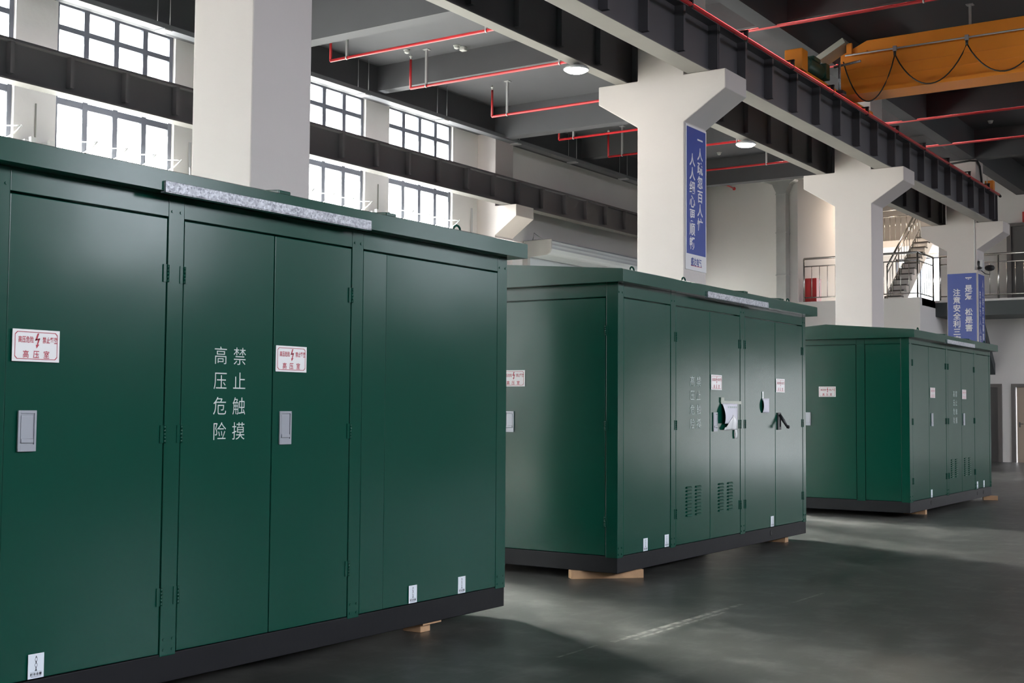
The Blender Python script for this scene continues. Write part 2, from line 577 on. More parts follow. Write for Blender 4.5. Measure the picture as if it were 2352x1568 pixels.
RIGHT_WINS = [(-10.5, -8.0), (-7.2, -4.7), (-1.2, 1.4), (3.0, 5.6), (7.6, 10.2), (15.2, 18.0), (24.4, 26.6), (27.0, 29.2), (32.0, 34.6)]
RS, RH = 4.2, 7.6
wall_with_holes('wall_right', 'x', XR, 0.3, YN, YF, 0, ZC, [(a, b, RS, RH) for a, b in RIGHT_WINS], M['wall_grey'])
for a, b in RIGHT_WINS:
    window(XR, a, b, RS, RH, -1)

# near wall, behind the photographer, with an open goods gate
wall_with_holes('wall_near', 'y', YN - 0.3, 0.3, XL - 0.3, XR + 0.3, 0, ZC, [(-13.5, -10.5, 0.0, 4.5)], M['wall'])
portal(-12.0, YN - 0.02, 2.25, 3.0, 4.5, (0, 1, 0))

# far wall: two doors, a gate beyond the frame, an upper door on the gallery
GATE = (3.2, 8.2, 0.0, 2.7)
wall_with_holes('wall_far', 'y', YF, 0.3, -9.95, XR + 0.3, 0, ZC, [(-9.35, -8.27, 0, 2.19), (-7.98, -6.95, 0, 2.19), GATE], M['wall'])
portal((GATE[0] + GATE[1]) / 2, YF + 0.02, 1.35, GATE[1] - GATE[0], 2.7, (0, -1, 0))

# ------------------------------------------------------------------ ceiling beams (part of the building)
TN = [0]
def trim(mb, material):
    TN[0] += 1
    return struct(mb.build('trim_%d' % TN[0], material))
for y in (-8.7, -0.69, 7.34, 15.38, 23.33, 31.30):
    trim(MB().box(XL, XR, y, y + 0.30, 7.5, ZC), M['ceiling'])
for y in (-4.7, 3.3, 11.18, 19.20, 27.2):
    trim(MB().box(XL, XR, y, y + 0.25, 7.70, ZC), M['ceiling'])
trim(MB().box(-7.79, -7.50, YN, YF, 7.5, ZC), M['ceiling'])
trim(MB().box(XL, XL + 0.42, YN, 34, 7.62, ZC), M['ceiling'])
trim(MB().box(1.2, 1.5, YN, YF, 7.7, ZC), M['ceiling'])
trim(MB().box(-12.4, -12.15, YN, 31.3, 7.85, ZC), M['ceiling']) if False else None

# ------------------------------------------------------------------ columns
CX0, CX1, KX0, KX1, CW = -8.19, -7.48, -8.81, -6.87, 0.70
ROWS = dict(a=7.34, b=15.37, c=23.36, d=31.33)
def centre_column(y, label):
    pts = [(CX0, 0), (CX1, 0), (CX1, 5.30), (KX1, 5.69), (KX1, 5.95), (CX1, 5.95), (CX1, 7.5), (CX0, 7.5), (CX0, 5.95), (KX0, 5.95), (KX0, 5.69), (CX0, 5.30)]
    o = MB().prism([(x, z) for x, z in pts], 'y', y, y + CW, 0.012).build('concrete_column', M['column'])
    return tag(o, label, 'column', 'concrete columns of the middle row')
centre_column(ROWS['a'], 'nearest and largest white column, standing behind the closest green cabinet')
col_b = centre_column(ROWS['b'], 'white column with T-shaped corbels carrying the tall narrow blue banner')
col_c = centre_column(ROWS['c'], 'plain white column without banner, rising behind the middle cabinet in front of the railing')
col_d = centre_column(ROWS['d'], 'farthest white column with two blue banners round its corner and cameras above')
def wall_column(y, label):
    pts = [(XL, 0), (-16.0, 0), (-16.0, 5.29), (-15.43, 5.69), (-15.43, 5.95), (-16.0, 5.95), (-16.0, 7.62), (XL, 7.62)]
    o = MB().prism(pts, 'y', y, y + 0.72, 0.010).build('wall_column', M['column'])
    return tag(o, label, 'column')
wall_column(23.26, 'white column on the window wall with a corbel under the crane beam, beyond the last window')

# ------------------------------------------------------------------ crane girders
def girder(x, y0, y1, label, stiff, side, hw=0.15, under='primer', zt=6.68):
    root = thing('crane_girder', (x, (y0 + y1) / 2, 5.95), label, 'crane beam', 'steel crane runway beams')
    zb = 5.955
    pts = [(x - hw, zb), (x + hw, zb), (x + hw, zb + .022), (x + .007, zb + .022), (x + .007, zt - .022), (x + hw, zt - .022), (x + hw, zt),
           (x - hw, zt), (x - hw, zt - .022), (x - .007, zt - .022), (x - .007, zb + .022), (x - hw, zb + .022)]
    MB().prism(pts, 'y', y0, y1).build('beam', M['girder'], root)
    MB().box(x - hw - .002, x + hw + .002, y0 + .2, y1 - .2, zb - .004, zb + .004).build('lower_plate', M[under], root)
    MB().box(x - .03, x + .03, y0, y1, zt, zt + 0.05, 0.006).build('rail', M['girder'], root)
    for y in stiff:
        for s in (-1, 1):
            if s != side: continue
            MB().box(x + s * .007, x + s * (hw - .012), y - .03, y + .03, zb + .10, zt - .022).build('stiffener', M['girder'], root)
    for e0, e1 in ((y0, y0 + 0.03), (y1 - 0.03, y1)):
        MB().box(x - hw + .004, x + hw - .004, e0, e1, zb + .022, zt - .022).build('end_plate', M['girder'], root)
    return root
def stiffs(y0, y1, phase):
    out = []
    y = math.floor(y0) + phase
    while y < y1 - 0.12:
        if y > y0 + 0.12: out.append(y)
        y += 1.0
    return out
J = [7.69, 15.72, 23.71, 31.95]
where = ['from nearest to banner column', 'from banner to plain column', 'from plain to farthest column']
for i in range(3):
    a, b = J[i] + 0.01, J[i + 1] - 0.01
    girder(-7.27, a, b, 'ribbed crane beam on the hall side, %s' % where[i], stiffs(a, b, 0.68), 1)
    girder(-8.45, a, b, 'dark crane beam on the window side, %s' % where[i], stiffs(a, b, 0.68), 1, 0.09)
JW = [7.60, 15.60, 23.62, 33.1]
for i, w in enumerate(('left of the big nearest column', 'just right of the big nearest column', 'above the roller shutter')):
    a, b = JW[i] + 0.01, JW[i + 1] - 0.01
    girder(-15.69, a, b, 'grey window-wall crane beam %s' % w, stiffs(a, b, 0.66), 1, 0.12, 'primer_dull', 6.53)

# red conductor rail on its clips
root = thing('conductor_rail', (-6.93, 22, 6.56), 'bright red conductor rail running along the top of the hall-side crane beam', 'conductor rail')
MB().tube([(-6.93, 8, 6.56), (-6.93, 31.2, 6.56)], 0.028, 10).build('rail', M['red'], root)
MB().tube([(-6.93, 31.2, 6.56), (-6.93, 31.36, 6.54), (-6.93, 31.42, 6.54)], [0.03, 0.03, 0.012], 8).build('end_cap', M['rubber'], root)
y = 9.2
while y < 31:
    MB().box(-7.115, -6.90, y - .02, y + .02, 6.655, 6.675).box(-6.955, -6.905, y - .02, y + .02, 6.52, 6.675).build('clip', M['darklock'], root)
    y += 1.75

root = thing('conductor_rail', (-8.66, 22, 6.10), 'dark conductor rail along the window side of the middle crane beams', 'conductor rail')
MB().box(-8.72, -8.62, 7.8, 31.9, 6.12, 6.18).build('rail', M['girder'], root)

# ------------------------------------------------------------------ sprinkler pipes
def sprinkler(y, z, label, xl=-14.9, xr=6.0, hang=(-14.52, -11.55, -9.2, -5.2, -2.5)):
    root = thing('sprinkler_pipe', (xl, y, z), label, 'pipe', 'red sprinkler pipes under the ceiling')
    MB().tube([(xl, y, z), (xr, y, z)], 0.026, 10).build('pipe', M['red'], root)
    MB().tube([(xl, y, z), (xl, y, 8.06)], 0.024, 10).build('riser', M['red'], root)
    MB().lathe((xl, y, 8.06), [(0.012, 0), (0.012, 0.04), (0.03, 0.05), (0.03, 0.06), (0.01, 0.10)], 10).build('sprinkler_head', M['white'], root)
    for hx in hang:
        MB().box(hx - .02, hx + .02, y - .02, y + .02, z + .02, ZC).tube([(hx - .012, y, z), (hx + .012, y, z)], 0.036, 10).box(hx - .06, hx + .06, y - .06, y + .06, ZC - .012, ZC).build('hanger', M['lampbody'], root)
    return root
sprinkler(16.50, 7.5, 'red sprinkler pipe nearest the camera, first one beyond the big column')
sprinkler(18.77, 7.5, 'second red sprinkler pipe from the camera, reaching the first round lamp')
sprinkler(21.52, 7.5, 'third red sprinkler pipe, running to the left corbel of the tall-banner column')
sprinkler(24.20, 7.5, 'fourth red sprinkler pipe, reaching the tall-banner column below its left corbel')
sprinkler(26.48, 7.5, 'fifth red sprinkler pipe, low and dim left of the tall-banner column')
sprinkler(29.3, 7.5, 'sixth red sprinkler pipe, right of the tall-banner column below the second lamp', hang=(-14.52, -12.0, -9.2, -5.2, -2.5))
# short rust-red branch pipe in the far corner
root = thing('branch_pipe', (-14.3, 31.9, 7.6), 'short rusty branch pipe ending in a sprinkler head near the far wall', 'pipe')
MB().tube([(-14.26, 31.64, 7.60), (-14.34, 32.65, 7.60)], 0.022, 8).build('pipe', M['redbox'], root)
MB().lathe((-14.34, 32.66, 7.60), [(0.02, -.05), (0.045, -.03), (0.045, .02), (0.02, .04)], 10).build('sprinkler_head', M['redbox'], root)
MB().tube([(-14.26, 31.70, 7.60), (-14.26, 31.70, 8.2)], 0.012, 6).build('hanger', M['lampbody'], root)

# smoke detectors
for (x, y), lb in zip(((-13.88, 18.86), (-13.84, 19.02), (-14.86, 18.60), (-13.84, 30.55), (-6.94, 30.50)),
                      ('round white smoke detector on the ceiling, left one of a close pair', 'square white ceiling box, right one of a close pair',
                       'flat white disc on the ceiling above the second sprinkler pipe riser', 'white detector on the dark ceiling left of the second lamp', 'white detector on the dark ceiling below the orange crane')):
    root = thing('smoke_detector', (x, y, ZC), lb, 'detector', 'ceiling detectors')
    MB().lathe((x, y, ZC - .012), [(0.065, 0), (0.065, 0.012)], 20).build('base', M['white'], root)
    if 'square' in lb:
        MB().box(x - .06, x + .06, y - .05, y + .05, ZC - .075, ZC - .012, 0.01).build('sensor', M['white'], root)
    else:
        MB().lathe((x, y, ZC - .07), [(0.02, 0), (0.045, .012), (0.055, .058)], 20).build('sensor', M['white'], root)

# ------------------------------------------------------------------ round lamps
def lamp(x, y, z, r, top, label, group='round high bay lamps', glow='lamp'):
    root = thing('high_bay_lamp', (x, y, z), label, 'lamp', group)
    k = r / 0.24
    MB().lathe((x, y, z), [(0.225 * k, 0.0), (0.24 * k, 0.006), (0.24 * k, 0.02), (0.20 * k, 0.045), (0.09 * k, 0.06), (0.06 * k, 0.085)], 32).build('housing', M['lampbody'], root)
    MB().lathe((x, y, z - 0.03), [(0.08 * k, 0.0), (0.17 * k, 0.008), (0.225 * k, 0.031)], 32).build('diffuser', M[glow], root)
    MB().tube([(x, y, z + .08), (x, y, top)], 0.012, 8).build('stem', M['lampbody'], root)
lamp(-8.45, 14.15, 5.862, 0.17, 5.949, 'glowing round lamp under the crane beam, left of the tall-banner column')
lamp(-8.44, 19.71, 5.862, 0.17, 5.949, 'glowing round lamp under the crane beam, right of the tall-banner column')
for y in (4.0, 12.0, 20.0, 28.0, 34.0):  # unseen row added to brighten column faces, beam webs and far walls
    lamp(1.35, y, 7.3, 0.24, 7.7, 'unseen lamp added over the open hall to brighten the faces towards it', 'added unseen lamps over the open hall', 'added_hall_lamp')

# ------------------------------------------------------------------ bridge crane
def crane():
    root = thing('bridge_crane', (-7.27, 20.6, 6.73), 'orange overhead bridge crane with hanging festoon cable at upper right', 'crane')
    # main box girder with tapered end, running across the hall
    out = [(-7.07, 6.72), (9.3, 6.72), (9.3, 7.56), (-6.62, 7.56), (-7.07, 7.36)]
    g = MB().prism(out, 'y', 20.50, 20.95, 0.008).build('girder', M['orange'], root)
    for z in (7.32, 7.10, 6.92):
        MB().box(-7.0, 9.3, 20.490, 20.502, z, z + 0.014).build('weld_seam', M['orange'], g)
    MB().box(-7.07, 9.3, 20.42, 21.0, 6.66, 6.722).build('lower_flange', M['orange'], root)
    # end carriage on the rail
    e = MB().box(-7.40, -7.16, 19.0, 22.5, 6.745, 6.82, 0.012).build('end_carriage', M['orange'], root)
    MB().box(-7.42, -7.12, 18.86, 19.12, 6.78, 7.12, 0.02).build('buffer_box', M['orange'], e)
    for y in (19.4, 22.2):
        MB().lathe((-7.33, y, 6.795), [(0.055, 0), (0.055, 0.12)], 20, 'x').build('wheel', M['darklock'], e)
    m = MB().lathe((-7.26, 19.25, 6.99), [(0.05, 0), (0.115, 0.02), (0.12, 0.10), (0.12, 0.72), (0.10, 0.78)], 20, 'y').box(-7.34, -7.16, 19.50, 19.80, 7.08, 7.15, 0.01).build('motor', M['motor'], root)
    MB().box(-7.38, -7.14, 20.0, 20.18, 6.88, 7.14, 0.01).build('gearbox', M['motor'], m)
    # slanted grey control box on the sloping end
    a = math.atan2(0.24, 0.44)
    MB().box(-7.44, -6.92, 20.32, 20.72, 7.40, 7.50, 0.006, Matrix.Rotation(-a, 3, 'Y'), Vector((-7.18, 20.5, 7.45))).build('control_box', M['greybox'], root)
    MB().box(-6.95, -6.86, 20.44, 20.5, 7.36, 7.54).build('bracket', M['orange'], root)
    # festoon track, trolleys and cable
    MB().tube([(-6.95, 20.38, 7.32), (9.2, 20.38, 7.32)], 0.014, 8).build('festoon_track', M['lock'], root)
    for x in (-6.6, -3.5, -0.5, 2.5, 5.5):
        MB().box(x - .02, x + .02, 20.37, 20.50, 7.33, 7.36).build('track_bracket', M['orange'], root)
    xs = [-6.98, -6.12, -4.98, -3.84, -2.70, -1.56]
    for x in xs[1:]:
        t = MB().box(x - .03, x + .03, 20.36, 20.40, 7.27, 7.36, 0.005).build('festoon_trolley', M['lock'], root)
        MB().tube([(x, 20.38, 7.27), (x, 20.38, 7.20)], 0.022, 8).build('cable_clamp', M['darklock'], t)
    for i, (p, q) in enumerate(zip(xs, xs[1:])):
        sag = (0.72, 0.56, 0.52, 0.52, 0.52)[i]
        pts = []
        for k in range(17):
            t = k / 16
            s = (1 - (2 * t - 1) ** 2) ** 0.9
            pts.append((p + (q - p) * t, 20.38, 7.22 - sag * s))
        MB().tube(pts, 0.011, 8).build('festoon_cable', M['cable'], root)
    # current collector arm reaching down to the red rail
    c = MB().tube([(-6.95, 20.1, 7.15), (-6.95, 20.1, 6.60)], 0.022, 8).tube([(-7.05, 20.12, 7.08), (-6.60, 20.12, 7.12)], 0.02, 8).build('collector_arm', M['galv'], root)
    MB().box(-6.99, -6.87, 20.02, 20.20, 6.60, 6.66, 0.005).build('collector_shoe', M['darklock'], c)
crane()
root = thing('rail_stop', (-7.27, 31.75, 6.73), 'small orange end stop with a white rod at the far end of the crane rail', 'end stop')
MB().box(-7.36, -7.16, 31.66, 31.84, 6.73, 7.0, 0.01).build('block', M['orange'], root)
MB().tube([(-7.30, 31.66, 6.9), (-7.30, 31.66, 7.12)], 0.012, 8).build('rod', M['white'], root)

# ------------------------------------------------------------------ window wall fittings
root = thing('cable_tray', (-15.9, 20, 7.5), 'long galvanised cable tray hung along the top of the windows', 'cable tray')
MB().box(-16.0, -15.8, YN + 1, 33.9, 7.47, 7.475).box(-16.0, -15.99, YN + 1, 33.9, 7.475, 7.55).box(-15.81, -15.80, YN + 1, 33.9, 7.475, 7.55).build('tray', M['lampdark'], root)
for y in (11.0, 13.55, 16.1, 18.5, 21.05, 23.85, 26.4, 29.0, 31.6):
    r_ = MB().tube([(-15.98, y, 7.44), (-15.98, y, ZC)], 0.007, 6).tube([(-15.82, y + .12, 7.44), (-15.82, y + .12, ZC)], 0.007, 6)
    r_.box(-16.02, -15.78, y - .02, y + .14, 7.445, 7.468).build('hanger', M['lampbody'], root)
for y, lb in ((11.55, 'left of the two small electrical boxes between the leftmost windows'), (11.87, 'right of the two small electrical boxes between the leftmost windows'),
              (19.56, 'left of the two small electrical boxes between the windows right of the big column'), (19.90, 'right of the two small electrical boxes between the windows right of the big column')):
    root = thing('electrical_box', (XL, y, 5.3), lb, 'electrical box', 'small electrical boxes on the window piers')
    MB().box(XL, XL + .10, y - .09, y + .09, 5.20, 5.36, 0.006).build('box', M['lampbody'], root)
    MB().box(XL + .1, XL + .16, y - .02, y + .06, 5.31, 5.40).build('flap', M['white'], root)
for y, lb in ((14.72, 'thin white conduit on the pier just left of the big column'), (23.02, 'thin white conduit right of the last window')):
    tag(MB().tube([(XL + .03, y, 0), (XL + .03, y, 5.9)], 0.022, 8).build('conduit', M['white']), lb, 'conduit')
for y, lb in ((11.70, 'thin dark cable running down the pier between the leftmost windows'), (19.75, 'thin dark cable running down the pier between the windows right of the big column')):
    tag(MB().tube([(XL + .012, y, 1.0), (XL + .012, y, 5.95)], 0.012, 6).build('cable', M['greybox']), lb, 'cable')

# roller shutter and its door opening
root = thing('roller_shutter', (-16.4, 28, 5.2), 'grey rolled-up shutter door with ribbed slats on the left wall', 'roller shutter')
pts = [(-16.46, 5.0), (-15.82, 5.04), (-15.73, 5.09), (-15.69, 5.17), (-15.69, 5.40), (-16.46, 5.40)]
MB().prism(pts, 'y', 25.14, 25.20, 0.004).build('end_plate', M['shutter_end'], root)
MB().prism(pts, 'y', 31.0, 31.06, 0.004).build('end_plate', M['shutter_end'], root)
prof = []
arc = [(-16.40, 5.04), (-15.84, 5.06), (-15.76, 5.11), (-15.72, 5.18), (-15.72, 5.36), (-15.80, 5.41), (-16.40, 5.42)]
fine = []
for (xa, za), (xb, zb) in zip(arc, arc[1:]):
    n = max(1, int(math.hypot(xb - xa, zb - za) / 0.045))
    for k in range(n):
        t = k / n
        fine.append((xa + (xb - xa) * t, za + (zb - za) * t))
fine.append(arc[-1])
cxm, czm = -16.15, 5.28
rib = []
for i, (x, z) in enumerate(fine):
    d = Vector((x - cxm, z - czm)).normalized()
    rib.append((x + d.x * (0.010 if i % 2 else 0), z + d.y * (0.010 if i % 2 else 0)))
MB().prism(rib, 'y', 25.20, 31.0).build('slat_roll', M['shutter'], root)
MB().box(-16.48, -16.44, 25.3, 31.0, 4.0, 5.06).build('slat_curtain', M['shutter'], root)
for y in (25.16, 31.0):
    MB().box(-16.5, -16.36, y, y + 0.12, 0, 5.02).build('guide_rail', M['shutter_end'], root)
MB().tube([(-16.22, 25.17, 5.40), (-16.18, 25.17, 5.58), (-15.94, 25.17, 5.40)], 0.012, 6).build('strut', M['shutter_end'], root)

# ------------------------------------------------------------------ far left wall, gallery and stairwell
YB = 34.0
struct(MB().box(XL, -13.0, YB, YB + 0.2, 0, ZC).build('wall_gallery', M['wall']))
struct(MB().box(-13.2, -13.0, YB + 0.2, 41.3, 0, ZC).build('wall_stair_left', M['wall']))
struct(MB().box(-13.0, -9.6, YB, YB + 0.2, 0, 4.45).box(-9.8, -9.6, YB + 0.2, YF, 0, 4.45).build('wall_block', M['wall']))
struct(MB().box(-13.0, -9.6, YB + 0.2, YF, 4.25, 4.45).box(-13.0, -9.95, YF, 41.0, 4.25, 4.45).build('floor_gallery', M['wall']))
struct(MB().box(-9.6, XR, 35.5, YF, 4.02, 4.40).build('floor_walkway', M['slab']))
trim(MB().box(-9.6, XR, 35.46, 35.56, 4.40, 4.46), M['wall'])
struct(MB().box(-9.95, -9.75, YF + .3, 41.3, 4.45, ZC).build('wall_stair_right', M['wall']))
wall_with_holes('wall_stair_back', 'y', 41.0, 0.3, -13.0, -9.75, 4.0, ZC, [(-12.35, -10.1, 4.5, 6.35)], M['wall'])
portal(-11.2, 40.98, 5.42, 2.25, 1.85, (0, -1, 0))
WN[0] += 1
wr = struct_root('window_%d' % WN[0], (-11.2, 41.1, 4.5))
f = MB()
for x in (-12.35, -11.6, -10.87, -10.15):
    f.box(x, x + .05, 41.07, 41.14, 4.5, 6.35)
f.box(-12.35, -10.1, 41.07, 41.14, 4.5, 4.55).box(-12.35, -10.1, 41.07, 41.14, 6.3, 6.35)
f.build('frame', M['frame'], wr)
MB().box(-12.33, -10.12, 41.10, 41.108, 4.52, 6.33).build('pane', M['glass'], wr)
# warm ceiling lamp in the stairwell
root = thing('stairwell_lamp', (-11.6, 37.4, ZC), 'warm ceiling lamp lighting the stairwell behind the plain column', 'lamp')
MB().lathe((-11.6, 37.4, ZC - .07), [(0.28, 0), (0.30, .02), (0.30, .07)], 24).build('housing', M['white'], root)
MB().lathe((-11.6, 37.4, ZC - .085), [(0.27, 0), (0.27, .014)], 24).build('diffuser', M['warm'], root)

def railing(name, path, label, z0, h=1.22, step=0.22, nogap=False):
    root = thing(name, path[0] + (z0,), label, 'railing')
    for (ax, ay), (bx, by) in zip(path, path[1:]):
        L = math.hypot(bx - ax, by - ay)
        dx, dy = (bx - ax) / L, (by - ay) / L
        MB().tube([(ax, ay, z0 + h), (bx, by, z0 + h)], 0.032, 10).build('handrail', M['steel'], root)
        MB().tube([(ax, ay, z0 + h - .22), (bx, by, z0 + h - .22)], 0.018, 8).build('upper_rail', M['steel'], root)
        MB().tube([(ax, ay, z0 + .12), (bx, by, z0 + .12)], 0.018, 8).build('lower_rail', M['steel'], root)
        n = max(1, round(L / step))
        every = max(2, round(1.6 / step))
        for k in range(n + 1):
            px, py = ax + dx * L * k / n, ay + dy * L * k / n
            if k % every == 0 or k == n:
                MB().tube([(px, py, z0), (px, py, z0 + h)], 0.026, 8).build('post', M['steel'], root)
            else:
                MB().tube([(px, py, z0 + .12), (px, py, z0 + h - .22)], 0.009, 6).build('baluster', M['steel'], root)
    return root
railing('gallery_railing', [(-12.85, 34.08), (-9.68, 34.08), (-9.68, 35.6)], 'stainless railing on the gallery edge, passing behind the plain column', 4.45)
railing('walkway_railing', [(-9.5, 35.62), (-4.2, 35.62)], 'stainless railing on the walkway behind the farthest column', 4.46)

# staircase going up away from the gallery
root = thing('staircase', (-10.8, 37, 4.45), 'white staircase with dark treads and stainless rail climbing behind the gallery', 'staircase')
sx0, sx1 = -11.0, -10.58
n = 12
ys, zs, run, rise = 35.55, 4.45, 0.275, 0.185
prof = []
for i in range(n):
    prof += [(ys + i * run, zs + i * rise), (ys + i * run, zs + (i + 1) * rise)]
prof += [(ys + n * run, zs + n * rise), (ys + n * run, zs + n * rise - 0.22), (ys + 0.45, zs)]
MB().prism(prof, 'x', sx0, sx1).build('flight', M['wall'], root)
for i in range(n):
    MB().box(sx0 - .02, sx1 + .02, ys + i * run - .02, ys + (i + 1) * run - .021, zs + (i + 1) * rise - .012, zs + (i + 1) * rise + .02).box(sx0 - .03, sx0 - .001, ys + i * run - .02, ys + (i + 1) * run - .021, zs + (i + 1) * rise - .13, zs + (i + 1) * rise + .02).build('tread', M['tread'], root)
yl, zl = ys + n * run, zs + n * rise
MB().box(-13.0, sx1, yl, 41.0, zl - 0.2, zl).build('landing', M['wall'], root)
for x in (sx0 + .05,):
    for h, r_ in ((0.95, 0.032), (0.75, 0.018), (0.2, 0.014)):
        MB().tube([(x, ys, zs + h + .1), (x, yl, zl + h + .1)], r_, 8).build('handrail' if h > .9 else 'rail', M['steel'], root)
    for i in range(n + 1):
        yy, zz = ys + i * run, zs + i * rise
        MB().tube([(x, yy, zz + .05), (x, yy, zz + (1.05 if i % 4 == 0 else .85))], 0.022 if i % 4 == 0 else 0.010, 6).build('post' if i % 4 == 0 else 'baluster', M['steel'], root)
for h in (0.95, 0.75):
    MB().tube([(-12.95, yl + .05, zl + h), (sx0 - .1, yl + .05, zl + h)], 0.025, 8).build('rail', M['steel'], root)
for k in range(11):
    MB().tube([(-12.9 + k * .17, yl + .05, zl), (-12.9 + k * .17, yl + .05, zl + .75)], 0.010, 6).build('baluster', M['steel'], root)

# red fire boxes on the gallery
root = thing('fire_extinguisher_box', (-12.86, 34.8, 4.45), 'red fire extinguisher box on the gallery floor behind the railing', 'fire box')
MB().box(-13.0, -12.66, 34.55, 34.95, 4.45, 5.17, 0.01).build('body', M['redbox'], root)
MB().box(-12.97, -12.84, 34.535, 34.55, 4.50, 5.13).build('door', M['redbox'], root)
MB().box(-12.81, -12.69, 34.535, 34.55, 4.50, 5.13).build('door', M['red'], root)

# duct on the gallery wall
root = thing('ventilation_duct', (-13.38, 33.85, 6), 'shiny galvanised duct climbing the wall right of the tall-banner column', 'duct')
MB().box(-13.52, -13.24, 33.70, 33.99, 3.0, 7.55).build('duct_run', M['duct'], root)
for z in (4.0, 5.2, 6.4, 7.5):
    MB().box(-13.54, -13.22, 33.68, 33.995, z, z + 0.03).build('flange', M['duct'], root)
MB().prism([(-13.52, 7.55), (-13.24, 7.55), (-13.12, 7.80), (-12.95, 7.90), (-13.9, 7.90), (-13.64, 7.80)], 'y', 33.70, 33.99).build('transition', M['duct'], root)
MB().box(-14.0, -12.75, 33.65, 34.0, 7.90, 8.10).build('top_duct', M['duct'], root)

# doors in the far wall
def door(n, x0, x1, z0, z1, y, leaf_mat, ajar=0.0):
    r0 = struct_root('door_%d' % n, ((x0 + x1) / 2, y, z0))
    f = MB()
    f.box(x0 - .02, x0 + .09, y - .03, y + .22, z0, z1).box(x1 - .09, x1 + .02, y - .03, y + .22, z0, z1).box(x0 + .09, x1 - .09, y - .03, y + .22, z1 - .09, z1)
    f.build('frame', M['doorframe'], r0)
    lf = MB()
    rot = Matrix.Rotation(ajar, 3, 'Z')
    lf.box(x0 + .0903 + (0.022 if ajar else 0), x1 - .0903, y + .06, y + .10, z0 + .001, z1 - .0903, 0, rot, Vector((x1 - .0903, y + .08, z0)))
    lo = lf.build('leaf', leaf_mat, r0)
    MB().box(x0 + .17, x0 + .20, y + .035, y + .06, z0 + .98, z0 + 1.12).box(x0 + .17, x0 + .29, y + .02, y + .035, z0 + 1.06, z0 + 1.08).build('handle', M['darklock'], lo)
    return r0
door(1, -9.35, -8.27, 0, 2.19, YF, M['door'])
door(2, -7.98, -6.95, 0, 2.19, YF, M['doortan'], R(0.01))
door(3, -8.0, -6.95, 4.46, 6.68, YF - 0.2, M['door'])
root = thing('exit_sign', (-7.3, 37.1, 6.8), 'small red sign above the upper gallery door at the right edge', 'sign')
MB().box(-7.62, -7.0, 37.10, 37.2, 6.70, 7.0, 0.006).build('case', M['redbox'], root)

# brace under the walkway
tag(MB().prism([(35.5, 4.02), (35.9, 4.02), (37.2, 2.75), (37.2, 2.45)], 'x', -8.62, -8.42).build('walkway_brace', M['slab']), 'dark diagonal brace under the walkway behind the farthest column', 'brace')

# ------------------------------------------------------------------ banners
def banner(name, loc, label, frame, nrm, u0, u1, v0, v1, columns, margin, size, foot=None, foot_h=0.0, bold=0.018):
    """columns: list of (u centre, v of the first character, pitch, text, char width)"""
    root = thing(name, loc, label, 'banner', 'blue slogan banners on the columns')
    def slab(a0, a1, b0, b1, d, m, n):
        p0, p1 = Vector(frame(a0, b0)) , Vector(frame(a1, b1))
        q = Vector(nrm)
        mb = MB()
        lo = p0 + q * d[0]; hi = p1 + q * d[1]
        mb.box(lo.x, hi.x, lo.y, hi.y, lo.z, hi.z)
        return mb.build(n, m, root)
    slab(u0, u1, v0, v1, (0.001, 0.012), M['bwhite'], 'backing')
    slab(u0 + margin, u1 - margin, v0 + margin + foot_h, v1 - margin, (0.012, 0.015), M['blue'], 'blue_field')
    fr = lambda u, v: tuple(Vector(frame(u, v)) + Vector(nrm) * 0.0165)
    for uc, vt, pitch, text, w in columns:
        k = 0
        for phrase in text.split(' '):
            mb = MB()
            for ch in phrase:
                write_char(mb, ch, fr, uc, vt - k * pitch, w, size, bold)
                k += 1
            mb.build('lettering', M['bwhite'], root)
            k += 1
    if foot:
        fr2 = lambda u, v: tuple(Vector(frame(u, v)) + Vector(nrm) * 0.0135)
        mb = MB()
        for k, ch in enumerate(foot):
            write_char(mb, ch, fr2, (u0 + u1) / 2 + (k - 1.5) * 0.085, v0 + foot_h * 0.62, 0.085, 0.12, 0.02)
        mb.build('company_name', M['blue'], root)
        p = MB()
        a = fr2((u0 + u1) / 2 - .17, v0 + foot_h * .30); b = fr2((u0 + u1) / 2 + .17, v0 + foot_h * .34)
        p.box(a[0], b[0] + .0005, a[1], b[1], a[2], b[2])
        p.build('underline', M['red_ink'], root)
banner('slogan_banner', (-7.48, 15.73, 3.3), 'tall narrow blue banner with two columns of white characters and a white foot',
       face_x(CX1), (1, 0, 0), 15.405, 16.055, 3.30, 5.285,
       [(15.845, 5.12, 0.195, '一人疏忽百人忙', 0.18), (15.60, 4.815, 0.191, '人人细心更顺畅', 0.18)], 0.028, 0.185, '盛达电气', 0.19)
banner('slogan_banner', (-7.87, 31.33, 3.0), 'broad blue banner facing the camera on the farthest column',
       face_y(31.33), (0, -1, 0), -8.175, -7.50, 2.75, 4.735,
       [(-7.68, 4.56, 0.19, '严是爱 松是害', 0.18), (-7.96, 4.28, 0.19, '注意安全利三家', 0.18)], 0.0, 0.185, None, 0, 0.022)
banner('slogan_banner', (-7.48, 31.68, 3.0), 'slim sideways blue banner seen edge-on, on the right face of the farthest column',
       face_x(CX1), (1, 0, 0), 31.37, 31.99, 2.75, 4.735,
       [(31.80, 4.50, 0.215, '人人讲安全事事', 0.16), (31.53, 4.22, 0.215, '安全为人人安全', 0.16)], 0.02, 0.2, None, 0, 0.022)

